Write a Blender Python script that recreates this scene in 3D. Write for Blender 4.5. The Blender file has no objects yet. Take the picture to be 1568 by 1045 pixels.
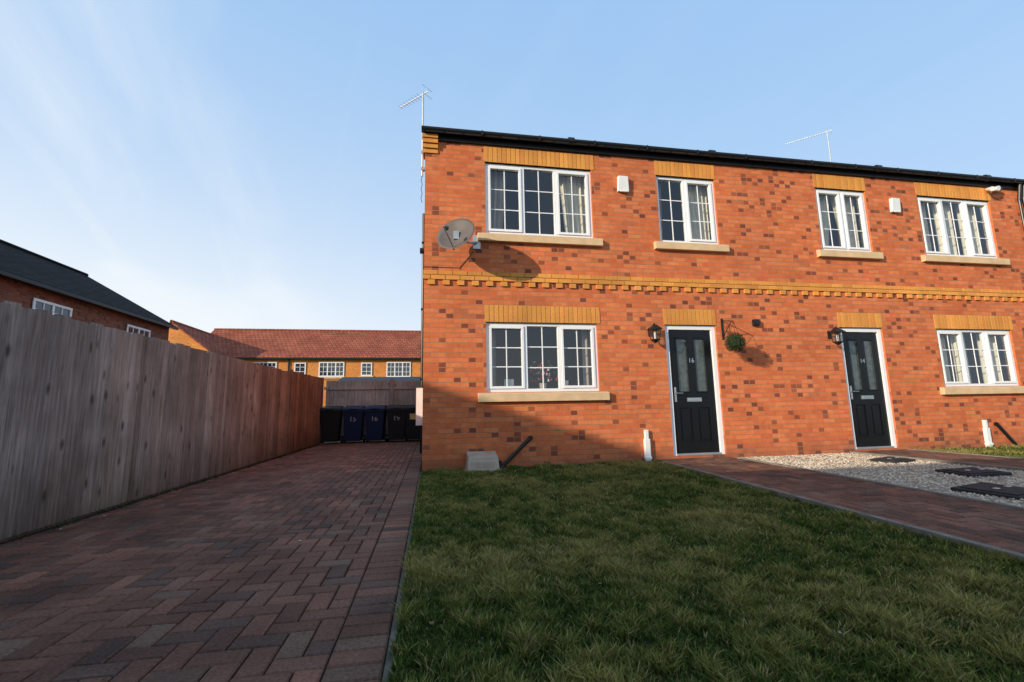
import bpy, math, random
import numpy as np
from mathutils import Vector, Matrix, noise
random.seed(7); rng=np.random.default_rng(7)
S=bpy.context.scene
S.view_settings.view_transform='Standard'; S.view_settings.look='None'; S.view_settings.exposure=0

# ------------------------------------------------------------ node helpers
def newmat(name):
    m=bpy.data.materials.new(name); m.use_nodes=True
    nt=m.node_tree; b=nt.nodes['Principled BSDF']; return m,nt,b
def N(nt,t,**k):
    n=nt.nodes.new(t)
    for a,v in k.items():
        if a in n.inputs.keys(): n.inputs[a].default_value=v
        else: setattr(n,a,v)
    return n
def L(nt,a,b): nt.links.new(a,b)
def ramp(nt,stops,interp='LINEAR'):
    r=nt.nodes.new('ShaderNodeValToRGB'); e=r.color_ramp.elements
    r.color_ramp.interpolation=interp
    while len(e)<len(stops): e.new(0.5)
    for i,(p,c) in enumerate(stops):
        e[i].position=p; e[i].color=(c[0],c[1],c[2],1) if not isinstance(c,(int,float)) else (c,c,c,1)
    return r
def math_(nt,op,a,b=None,c=None,clamp=False):
    n=nt.nodes.new('ShaderNodeMath'); n.operation=op; n.use_clamp=clamp
    for i,x in enumerate((a,b,c)):
        if x is None: continue
        if isinstance(x,(int,float)): n.inputs[i].default_value=x
        else: nt.links.new(x,n.inputs[i])
    return n.outputs[0]
def mixc(nt,fac,a,b,mode='MIX'):
    n=nt.nodes.new('ShaderNodeMix'); n.data_type='RGBA'; n.blend_type=mode
    for s,x in ((n.inputs[0],fac),(n.inputs[6],a),(n.inputs[7],b)):
        if isinstance(x,(int,float)): s.default_value=x
        elif isinstance(x,tuple): s.default_value=(x[0],x[1],x[2],1)
        else: nt.links.new(x,s)
    return n.outputs[2]
def uvmap(nt,scale=(1,1,1),rot=0):
    tc=N(nt,'ShaderNodeTexCoord'); mp=N(nt,'ShaderNodeMapping')
    mp.inputs['Scale'].default_value=scale; mp.inputs['Rotation'].default_value=(0,0,rot)
    L(nt,tc.outputs['UV'],mp.inputs['Vector']); return mp.outputs[0]
def noise_(nt,vec,scale,detail=4,rough=0.55):
    n=N(nt,'ShaderNodeTexNoise'); n.inputs['Scale'].default_value=scale
    n.inputs['Detail'].default_value=detail; n.inputs['Roughness'].default_value=rough
    if vec is not None: L(nt,vec,n.inputs['Vector'])
    return n.outputs['Fac']
def bump(nt,b,h,strength,dist=0.01,normal=None):
    n=N(nt,'ShaderNodeBump'); n.inputs['Strength'].default_value=strength; n.inputs['Distance'].default_value=dist
    L(nt,h,n.inputs['Height']); 
    L(nt,n.outputs[0],b.inputs['Normal'])

def simple(name,col,rough=0.5,metal=0,var=0.12,vs=6,bmp=0.0,spec=0.5):
    m,nt,b=newmat(name)
    v=uvmap(nt); f=noise_(nt,v,vs)
    r=ramp(nt,[(0.25,tuple(c*(1-var) for c in col)),(0.75,tuple(min(1,c*(1+var)) for c in col))])
    L(nt,f,r.inputs[0]); L(nt,r.outputs[0],b.inputs['Base Color'])
    b.inputs['Roughness'].default_value=rough; b.inputs['Metallic'].default_value=metal
    b.inputs['Specular IOR Level'].default_value=spec
    if bmp: bump(nt,b,noise_(nt,v,vs*12),bmp,0.004)
    return m

def brick_mat(name,c_lo,c_mid,c_hi,dark,mortar,headers=0.905):
    m,nt,b=newmat(name); v=uvmap(nt)
    def bt(w,off):
        n=N(nt,'ShaderNodeTexBrick'); n.offset=off; n.offset_frequency=2; n.squash=1
        n.inputs['Color1'].default_value=(0,0,0,1); n.inputs['Color2'].default_value=(1,1,1,1)
        n.inputs['Mortar'].default_value=(.5,.5,.5,1); n.inputs['Scale'].default_value=1
        n.inputs['Mortar Size'].default_value=0.0055; n.inputs['Mortar Smooth'].default_value=0.25
        n.inputs['Brick Width'].default_value=w; n.inputs['Row Height'].default_value=0.075
        L(nt,v,n.inputs['Vector']); return n
    F=bt(.225,.5); H=bt(.1125,0)
    hm=math_(nt,'GREATER_THAN',H.outputs['Color'],headers)
    dm=math_(nt,'GREATER_THAN',F.outputs['Color'],0.965)
    r=ramp(nt,[(0,c_lo),(0.5,c_mid),(0.95,c_hi)]); L(nt,F.outputs['Color'],r.inputs[0])
    big=noise_(nt,v,0.7,3); rb=ramp(nt,[(0.3,(.88,.88,.88)),(0.7,(1.08,1.06,1.04))]); L(nt,big,rb.inputs[0])
    fine=noise_(nt,v,60,5,.7); rf=ramp(nt,[(0.3,(.78,.78,.78)),(0.7,(1.15,1.15,1.15))]); L(nt,fine,rf.inputs[0])
    mid=noise_(nt,v,9,3,.6); rm=ramp(nt,[(0.3,(.86,.84,.84)),(0.7,(1.1,1.1,1.1))]); L(nt,mid,rm.inputs[0])
    hv=math_(nt,'MULTIPLY',hm,math_(nt,'ADD',.62,math_(nt,'MULTIPLY',math_(nt,'SUBTRACT',H.outputs['Color'],headers),3.8)))
    dk=math_(nt,'MAXIMUM',math_(nt,'MULTIPLY',dm,.4),hv)
    c=mixc(nt,dk,r.outputs[0],dark)
    c=mixc(nt,1.0,c,rf.outputs[0],'MULTIPLY'); c=mixc(nt,1.0,c,rm.outputs[0],'MULTIPLY')
    mf=math_(nt,'MAXIMUM',F.outputs['Fac'],math_(nt,'MULTIPLY',H.outputs['Fac'],hm))
    mvar=noise_(nt,v,3,3)
    rmm=ramp(nt,[(0.3,tuple(x*.72 for x in mortar)),(0.7,mortar)]); L(nt,mvar,rmm.inputs[0])
    c=mixc(nt,mf,c,rmm.outputs[0]); c=mixc(nt,1.0,c,rb.outputs[0],'MULTIPLY')
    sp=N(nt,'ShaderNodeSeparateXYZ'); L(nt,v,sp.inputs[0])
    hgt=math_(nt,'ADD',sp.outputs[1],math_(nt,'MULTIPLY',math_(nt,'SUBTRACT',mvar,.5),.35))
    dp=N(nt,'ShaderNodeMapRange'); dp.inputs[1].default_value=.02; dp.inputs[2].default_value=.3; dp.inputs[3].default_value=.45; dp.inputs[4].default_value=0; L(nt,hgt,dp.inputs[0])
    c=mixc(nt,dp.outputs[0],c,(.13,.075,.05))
    L(nt,c,b.inputs['Base Color'])
    b.inputs['Roughness'].default_value=.88; b.inputs['Specular IOR Level'].default_value=.2
    h=math_(nt,'SUBTRACT',math_(nt,'MULTIPLY',fine,.25),mf)
    h=math_(nt,'ADD',h,math_(nt,'MULTIPLY',F.outputs['Color'],.3))
    bump(nt,b,h,0.9,0.006)
    return m
M={}
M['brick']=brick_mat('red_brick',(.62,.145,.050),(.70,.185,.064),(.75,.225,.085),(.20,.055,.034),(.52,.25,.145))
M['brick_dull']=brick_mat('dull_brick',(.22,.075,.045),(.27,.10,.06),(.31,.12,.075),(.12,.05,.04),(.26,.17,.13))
M['brick_far']=brick_mat('orange_far_brick',(.72,.25,.055),(.80,.30,.07),(.82,.34,.09),(.55,.21,.07),(.6,.3,.13),.96)

def attr_mat(name,rough=.85,fine=50,amt=.25,bmp=.5,spec=.3,dist=.004,blotch=0.2):
    m,nt,b=newmat(name); a=N(nt,'ShaderNodeAttribute',attribute_name='col')
    v=uvmap(nt); f=noise_(nt,v,fine,5,.7); r=ramp(nt,[(.3,1-amt),(.7,1+amt*.5)]); L(nt,f,r.inputs[0])
    g=noise_(nt,v,1.6,4,.6); r2=ramp(nt,[(.3,1-blotch),(.7,1.0+blotch*.6)]); L(nt,g,r2.inputs[0])
    c=mixc(nt,1.0,a.outputs['Color'],r.outputs[0],'MULTIPLY'); c=mixc(nt,1.0,c,r2.outputs[0],'MULTIPLY')
    L(nt,c,b.inputs['Base Color']); b.inputs['Roughness'].default_value=rough
    b.inputs['Specular IOR Level'].default_value=spec
    bump(nt,b,f,bmp,dist); return m
M['unit']=attr_mat('coloured_brick_units')
M['paver']=attr_mat('block_paver',rough=.8,fine=70,amt=.5,bmp=.9,spec=.18,blotch=.4)
M['stone_bits']=attr_mat('gravel_stones',rough=.9,fine=40)
M['leafbits']=attr_mat('fallen_leaf',rough=.8,fine=60)
def wood():
    m,nt,b=newmat('weathered_fence_wood'); a=N(nt,'ShaderNodeAttribute',attribute_name='col')
    tc=N(nt,'ShaderNodeTexCoord')
    sep=N(nt,'ShaderNodeSeparateColor'); L(nt,a.outputs['Color'],sep.inputs[0])
    off=N(nt,'ShaderNodeCombineXYZ'); L(nt,math_(nt,'MULTIPLY',sep.outputs[0],37.),off.inputs[1])
    va=N(nt,'ShaderNodeVectorMath',operation='ADD'); L(nt,tc.outputs['UV'],va.inputs[0]); L(nt,off.outputs[0],va.inputs[1])
    mp=N(nt,'ShaderNodeMapping'); mp.inputs['Scale'].default_value=(60,2.2,1); L(nt,va.outputs[0],mp.inputs['Vector'])
    g=noise_(nt,mp.outputs[0],1.0,6,.65)
    mp2=N(nt,'ShaderNodeMapping'); mp2.inputs['Scale'].default_value=(9.5,3.0,1); L(nt,va.outputs[0],mp2.inputs['Vector'])
    vo=N(nt,'ShaderNodeTexVoronoi'); vo.inputs['Scale'].default_value=1; L(nt,mp2.outputs[0],vo.inputs['Vector'])
    kn=ramp(nt,[(.07,1.0),(.20,0.0)]); L(nt,vo.outputs['Distance'],kn.inputs[0])
    big=noise_(nt,tc.outputs['UV'],1.3,4,.6)
    r=ramp(nt,[(.25,(.17,.145,.125)),(.5,(.35,.31,.275)),(.75,(.50,.455,.41))]); L(nt,g,r.inputs[0])
    rb=ramp(nt,[(.3,(.62,.60,.58)),(.7,(1.12,1.1,1.08))]); L(nt,big,rb.inputs[0])
    c=mixc(nt,1.0,r.outputs[0],rb.outputs[0],'MULTIPLY')
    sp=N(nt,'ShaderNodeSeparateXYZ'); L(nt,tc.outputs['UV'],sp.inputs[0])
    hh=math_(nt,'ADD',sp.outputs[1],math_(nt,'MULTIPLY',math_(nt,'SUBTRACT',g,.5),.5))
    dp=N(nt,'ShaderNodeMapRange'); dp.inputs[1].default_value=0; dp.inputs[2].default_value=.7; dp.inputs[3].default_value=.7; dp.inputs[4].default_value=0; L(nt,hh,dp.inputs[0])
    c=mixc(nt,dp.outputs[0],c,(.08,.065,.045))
    bv=math_(nt,'ADD',math_(nt,'MULTIPLY',sep.outputs[1],.5),.72)
    cc=N(nt,'ShaderNodeCombineColor')
    for i in range(3): L(nt,bv,cc.inputs[i])
    c=mixc(nt,1.0,c,cc.outputs[0],'MULTIPLY')
    # blue channel of the attribute: how much darker and more red-brown a board is
    c=mixc(nt,math_(nt,'MULTIPLY',sep.outputs[2],.9),c,mixc(nt,1.0,c,(.72,.50,.38),'MULTIPLY'))
    c=mixc(nt,math_(nt,'MULTIPLY',kn.outputs[0],.8),c,(.05,.035,.03))
    L(nt,c,b.inputs['Base Color']); b.inputs['Roughness'].default_value=.9; b.inputs['Specular IOR Level'].default_value=.12
    bump(nt,b,g,.6,.005); return m
M['wood']=wood()
M['upvc']=simple('white_upvc',(.84,.84,.84),.3,var=.03,vs=2)
M['white']=simple('white_plastic',(.8,.8,.78),.45,var=.06)
M['paint']=simple('faded_number_paint',(.28,.29,.30),.7,var=.3,vs=30)
M['black']=simple('black_plastic',(.012,.012,.013),.35,var=.2,spec=.35)
M['door']=simple('black_painted_door',(.006,.007,.008),.3,var=.15,vs=3,spec=.28)
M['chrome']=simple('brushed_metal',(.6,.6,.58),.3,1,var=.08)
M['galv']=simple('galvanised_metal',(.5,.5,.5),.45,.8,var=.1)
M['stone']=simple('cast_stone_sill',(.68,.47,.27),.85,var=.16,vs=5,bmp=.3,spec=.2)
M['mortar']=simple('mortar',(.38,.20,.09),.95,var=.15,vs=14,bmp=.3,spec=.1)
M['dish']=simple('dish_grey',(.12,.10,.092),.55,var=.2,vs=4,spec=.25)
M['concrete']=simple('concrete_edging',(.20,.18,.15),.9,var=.4,vs=7,bmp=.5,spec=.15)
M['kerb']=simple('dirty_concrete_edging',(.13,.115,.09),.95,var=.5,vs=9,bmp=.6,spec=.1)
M['meter']=simple('meter_box_beige',(.44,.35,.26),.7,var=.25,vs=5,bmp=.2)
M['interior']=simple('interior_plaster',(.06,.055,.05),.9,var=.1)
M['sand']=simple('jointing_sand',(.035,.028,.024),.95,var=.4,vs=20,spec=.05)
M['asphalt']=simple('asphalt',(.05,.05,.052),.9,var=.25,vs=8,bmp=.5,spec=.2)
M['gravelbed']=simple('gravel_bed',(.40,.33,.25),.95,var=.35,vs=26,bmp=.9,spec=.1)
M['bin_blue']=simple('blue_bin_plastic',(.006,.014,.05),.5,var=.2,vs=3,spec=.25)
M['bin_black']=simple('black_bin_plastic',(.010,.010,.011),.5,var=.15,vs=3,spec=.25)
M['cream']=simple('cream_curtain',(.80,.71,.57),.95,var=.1,spec=.1)
M['grey_c']=simple('taupe_curtain',(.44,.36,.31),.95,var=.15,spec=.1)
M['red']=simple('red_petals',(.5,.03,.03),.7,var=.2)
M['leaf']=simple('plant_leaves',(.028,.05,.018),.75,var=.5,vs=20,spec=.2)
M['grass_base']=simple('lawn_soil',(.045,.05,.020),.95,var=.45,vs=5,bmp=.8,spec=.1)
M['manhole']=simple('dark_cover',(.035,.034,.034),.8,var=.4,vs=9,bmp=.5,spec=.2)
M['sticker']=simple('paper_sticker',(.6,.42,.15),.7,var=.4,vs=20)
M['felt']=simple('roofing_felt',(.10,.10,.10),.9,var=.3,vs=8)
def field():
    m,nt,b=newmat('field_ground'); tc=N(nt,'ShaderNodeTexCoord')
    f=noise_(nt,tc.outputs['Object'],.3,6); r=ramp(nt,[(.3,(.05,.075,.025)),(.7,(.11,.12,.05))]); L(nt,f,r.inputs[0])
    L(nt,r.outputs[0],b.inputs['Base Color']); b.inputs['Roughness'].default_value=1; return m
M['field']=field()
def tile(name,a,bb):
    m,nt,b=newmat(name); v=uvmap(nt)
    n=N(nt,'ShaderNodeTexBrick'); n.offset=.5
    n.inputs['Color1'].default_value=(*a,1); n.inputs['Color2'].default_value=(*bb,1); n.inputs['Mortar'].default_value=(*[x*.4 for x in a],1)
    n.inputs['Scale'].default_value=1; n.inputs['Brick Width'].default_value=.3; n.inputs['Row Height'].default_value=.3; n.inputs['Mortar Size'].default_value=.018
    L(nt,v,n.inputs['Vector'])
    f=noise_(nt,v,.8,4); r=ramp(nt,[(.3,.75),(.7,1.15)]); L(nt,f,r.inputs[0])
    L(nt,mixc(nt,1.0,n.outputs['Color'],r.outputs[0],'MULTIPLY'),b.inputs['Base Color']); b.inputs['Roughness'].default_value=.9
    b.inputs['Specular IOR Level'].default_value=.1
    bump(nt,b,math_(nt,'SUBTRACT',1.0,n.outputs['Fac']),.8,.02); return m
M['tile_dark']=tile('dark_roof_tiles',(.018,.016,.016),(.028,.025,.024))
M['tile_red']=tile('red_roof_tiles',(.30,.085,.05),(.38,.12,.07))
def glass():
    m,nt,b=newmat('window_glass'); nt.nodes.remove(b); o=nt.nodes['Material Output']
    t=N(nt,'ShaderNodeBsdfTransparent'); t.inputs[0].default_value=(.84,.88,.88,1)
    g=N(nt,'ShaderNodeBsdfGlossy'); g.inputs['Roughness'].default_value=.015; g.inputs[0].default_value=(.95,.97,1,1)
    lw=N(nt,'ShaderNodeLayerWeight'); lw.inputs[0].default_value=.5
    f=math_(nt,'ADD',math_(nt,'MULTIPLY',math_(nt,'POWER',lw.outputs['Facing'],4.0),.85),.075,clamp=True)
    tc=N(nt,'ShaderNodeTexCoord'); nn=noise_(nt,tc.outputs['Object'],1.5,2)
    bp=N(nt,'ShaderNodeBump'); bp.inputs['Strength'].default_value=.06; bp.inputs['Distance'].default_value=.05; L(nt,nn,bp.inputs['Height']); L(nt,bp.outputs[0],g.inputs['Normal'])
    x=N(nt,'ShaderNodeMixShader'); L(nt,f,x.inputs[0]); L(nt,t.outputs[0],x.inputs[1]); L(nt,g.outputs[0],x.inputs[2]); L(nt,x.outputs[0],o.inputs[0]); return m
M['glass']=glass()
M['farglass']=simple('far_window_glass',(.03,.04,.05),.05,var=.1,spec=.9)
M['obscure']=simple('obscured_door_glass',(.07,.085,.08),.15,var=.5,vs=9,spec=.7)

# ------------------------------------------------------------ mesh builder
def empty(name,loc=(0,0,0)):
    e=bpy.data.objects.new(name,None); e.location=loc; e.empty_display_size=.2; S.collection.objects.link(e); return e
class MB:
    def __init__(s): s.v=[];s.f=[];s.m=[];s.c=[];s.mats=[]
    def mi(s,k):
        if k not in s.mats: s.mats.append(k)
        return s.mats.index(k)
    def add(s,pts,faces,mat,col=(1,1,1)):
        b=len(s.v); s.v+= [tuple(p) for p in pts]; s.c+=[col]*len(pts); i=s.mi(mat)
        for f in faces: s.f.append(tuple(b+x for x in f)); s.m.append(i)
    def hexa(s,p,mat,col=(1,1,1)):
        s.add(p,[(3,2,1,0),(4,5,6,7),(0,1,5,4),(1,2,6,5),(2,3,7,6),(3,0,4,7)],mat,col)
    def box(s,x0,x1,y0,y1,z0,z1,mat,col=(1,1,1)):
        s.hexa([(x0,y0,z0),(x1,y0,z0),(x1,y1,z0),(x0,y1,z0),(x0,y0,z1),(x1,y0,z1),(x1,y1,z1),(x0,y1,z1)],mat,col)
    def quad(s,a,b,c,d,mat,col=(1,1,1)): s.add([a,b,c,d],[(0,1,2,3)],mat,col)
    def tube(s,p0,p1,r,mat,n=10,r1=None,col=(1,1,1)):
        p0=Vector(p0);p1=Vector(p1);d=(p1-p0).normalized(); a=d.orthogonal().normalized(); b=d.cross(a); r1=r if r1 is None else r1
        pts=[p0+(a*math.cos(t)+b*math.sin(t))*r for t in [2*math.pi*i/n for i in range(n)]]+[p1+(a*math.cos(t)+b*math.sin(t))*r1 for t in [2*math.pi*i/n for i in range(n)]]
        s.add(pts,[(i,(i+1)%n,n+(i+1)%n,n+i) for i in range(n)]+[tuple(range(n))[::-1],tuple(range(n,2*n))],mat,col)
    def chamf(s,x0,x1,y0,y1,zt,ch,depth,mat,col,tilt=0):
        a=ch
        t=[random.uniform(-tilt,tilt) for _ in range(4)]
        s.add([(x0+a,y0+a,zt+t[0]),(x1-a,y0+a,zt+t[1]),(x1-a,y1-a,zt+t[2]),(x0+a,y1-a,zt+t[3]),(x0,y0,zt-a+t[0]),(x1,y0,zt-a+t[1]),(x1,y1,zt-a+t[2]),(x0,y1,zt-a+t[3]),
               (x0,y0,zt-depth),(x1,y0,zt-depth),(x1,y1,zt-depth),(x0,y1,zt-depth)],
              [(0,1,2,3),(4,5,1,0),(5,6,2,1),(6,7,3,2),(7,4,0,3),(8,9,5,4),(9,10,6,5),(10,11,7,6),(11,8,4,7)],mat,col)
    def obj(s,name,parent=None,smooth=False,bevel=0,loc=None):
        me=bpy.data.meshes.new(name); me.from_pydata(s.v,[],s.f); 
        for k in s.mats: me.materials.append(M[k])
        me.polygons.foreach_set('material_index',s.m)
        at=me.attributes.new('col','FLOAT_COLOR','POINT'); at.data.foreach_set('color',np.array([(c[0],c[1],c[2],1) for c in s.c],dtype=np.float32).ravel())
        uv=me.uv_layers.new(name='UVMap'); U=np.zeros((len(me.loops),2),dtype=np.float32)
        for p in me.polygons:
            n=p.normal; ax=abs(n.x);ay=abs(n.y);az=abs(n.z)
            for li in p.loop_indices:
                c=s.v[me.loops[li].vertex_index]
                if az>=ax and az>=ay: 
                    U[li]=(c[0],c[1])
                elif ay>=ax: U[li]=(c[0],c[2])
                else: U[li]=(c[1],c[2])
        uv.data.foreach_set('uv',U.ravel())
        if smooth: me.polygons.foreach_set('use_smooth',[True]*len(me.polygons))
        me.update(); o=bpy.data.objects.new(name,me); S.collection.objects.link(o)
        if parent: o.parent=parent
        if loc: o.location=loc
        if bevel:
            bv=o.modifiers.new('bevel','BEVEL'); bv.width=bevel; bv.segments=2; bv.limit_method='ANGLE'
        return o
def text(name,body,size,loc,rot,mat,parent):
    c=bpy.data.curves.new(name,'FONT'); c.body=body; c.size=size; c.extrude=.002; c.align_x='CENTER'; c.align_y='CENTER'
    c.materials.append(M[mat]); o=bpy.data.objects.new(name,c); o.location=loc; o.rotation_euler=rot; S.collection.objects.link(o)
    if parent: o.parent=parent
    return o

def orange():
    k=random.uniform(.88,1.12); return (.76*k,.32*k*random.uniform(.93,1.07),.07*k)

# ------------------------------------------------------------ window
def curtain(mb,x0,x1,z0,z1,y,mat,taper=0):
    n=max(6,int((x1-x0)/.012)); pts=[]
    for i in range(n+1):
        s=i/n
        for j in range(7):
            t=j/6; k=1-taper*(1-t)
            x=(x0+(x1-x0)*s*k) if taper>=0 else (x1-(x1-x0)*(1-s)*(1+taper*(1-t)))
            yy=y+.028*math.sin(s*(x1-x0)*62)+.012*math.sin(s*(x1-x0)*140+1); pts.append((x,yy,z0+(z1-z0)*t))
    fs=[(i*7+j,(i+1)*7+j,(i+1)*7+j+1,i*7+j+1) for i in range(n) for j in range(6)]
    mb.add(pts,fs,mat)
def window(parent,x0,x1,z0,z1,splits,cur=(),rows=3):
    f=MB(); g=MB(); ow=.05
    y0,y1=.035,.10
    f.box(x0,x1,y0,y1,z0,z0+ow,'upvc'); f.box(x0,x1,y0,y1,z1-ow,z1,'upvc')
    f.box(x0,x0+ow,y0,y1,z0+ow,z1-ow,'upvc'); f.box(x1-ow,x1,y0,y1,z0+ow,z1-ow,'upvc')
    n=len(splits); tot=x1-x0-2*ow-(n-1)*.05; cx=x0+ow; W=sum(w for w,_ in splits)
    for k,(w,opens) in enumerate(splits):
        lw=tot*w/W; a,b=cx,cx+lw; c,d=z0+ow,z1-ow
        if k<n-1: f.box(b,b+.05,y0,y1,c,d,'upvc')
        if opens:
            s=.042; yy=y0-.018
            f.box(a+.003,b-.003,yy,.085,c+.003,c+s,'upvc'); f.box(a+.003,b-.003,yy,.085,d-s,d-.003,'upvc')
            f.box(a+.003,a+s,yy,.085,c+s,d-s,'upvc'); f.box(b-s,b-.003,yy,.085,c+s,d-s,'upvc')
            a+=s;b-=s;c+=s;d-=s
        g.quad((a,.066,c),(b,.066,c),(b,.066,d),(a,.066,d),'glass')
        m=(a+b)/2; f.box(m-.009,m+.009,.056,.0655,c,d,'upvc')
        for r in range(1,rows):
            z=c+(d-c)*r/rows; f.box(a,m-.009,.057,.0655,z-.009,z+.009,'upvc'); f.box(m+.009,b,.057,.0655,z-.009,z+.009,'upvc')
        cx+=lw+.05
    f.obj('window_frame',parent,bevel=.004); g.obj('window_glass',parent)
    if cur:
        c=MB()
        for (a,b,mt,tp) in cur: curtain(c,x0+(x1-x0)*a,x0+(x1-x0)*b,z0-.05,z1,.24,mt,tp)
        c.obj('curtains',parent,smooth=True)
    s=MB(); e=.13
    s.hexa([(x0-e,-.075,z0-.145),(x1+e,-.075,z0-.145),(x1+e,.03,z0-.145),(x0-e,.03,z0-.145),(x0-e,-.075,z0-.022),(x1+e,-.075,z0-.022),(x1+e,.034,z0-.002),(x0-e,.034,z0-.002)],'stone')
    s.obj('window_sill',parent,bevel=.006)
def lintel(parent,x0,x1,z0,z1):
    b=MB(); n=round((x1-x0)/.075); w=(x1-x0)/n
    b.box(x0,x1,-.004,.09,z0,z1,'mortar')
    for i in range(n):
        b.box(x0+i*w+.005,x0+(i+1)*w-.005,-.008-random.random()*.002,.05,z0+.003,z1-.005,'unit',orange())
    b.obj('soldier_course_lintel',parent,bevel=.002)
def door(parent,x0,x1,z0,z1,num):
    f=MB(); fw=.075
    f.box(x0,x0+fw,.03,.11,z0,z1,'upvc'); f.box(x1-fw,x1,.03,.11,z0,z1,'upvc'); f.box(x0+fw,x1-fw,.03,.11,z1-fw,z1,'upvc')
    f.box(x0+fw,x1-fw,.02,.11,z0,z0+.035,'galv')
    f.obj('door_frame',parent,bevel=.005)
    a,b,c,d=x0+fw+.004,x1-fw-.004,z0+.038,z1-fw-.004
    m=MB(); w=b-a; st=.115; mid=(a+b)/2; zl=c+.80; 
    Y0,Y1=.06,.10
    m.box(a,a+st,Y0,Y1,c,d,'door'); m.box(b-st,b,Y0,Y1,c,d,'door'); m.box(mid-.055,mid+.055,Y0,Y1,c,d,'door')
    for (l,r) in ((a+st,mid-.055),(mid+.055,b-st)):
        m.box(l,r,Y0,Y1,c,c+.17,'door'); m.box(l,r,Y0,Y1,zl-.08,zl+.17,'door'); m.box(l,r,Y0,Y1,d-.13,d,'door')
        m.box(l,r,.078,Y1,c+.17,zl-.08,'door'); m.box(l+.035,r-.035,.066,.078,c+.205,zl-.115,'door')
        gz0,gz1=zl+.17,d-.13
        for (q,w2,e,h) in ((l,l+.02,gz0,gz1),(r-.02,r,gz0,gz1)): m.box(q,w2,.052,.06,e,h,'door')
        m.box(l+.02,r-.02,.052,.06,gz0,gz0+.02,'door'); m.box(l+.02,r-.02,.052,.06,gz1-.02,gz1,'door')
        m.quad((l,.075,gz0),(r,.075,gz0),(r,.075,gz1),(l,.075,gz1),'obscure')
    m.obj('door_leaf',parent,bevel=.004)
    h=MB(); lx=mid
    h.box(lx-.13,lx+.13,.045,.06,zl+.02,zl+.085,'chrome'); h.box(lx-.10,lx+.10,.040,.045,zl+.035,zl+.07,'galv')
    hx=a+.055; h.box(hx-.018,hx+.018,.048,.06,zl+.02,zl+.26,'chrome'); h.tube((hx,.048,zl+.16),(hx,.0,zl+.16),.009,'chrome'); h.tube((hx,.005,zl+.16),(hx+.11,.005,zl+.16),.009,'chrome')
    h.obj('door_furniture',parent,bevel=.003)
    text('door_number',num,.11,(mid,.056,zl+.70),(math.pi/2,0,0),'chrome',parent)

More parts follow.
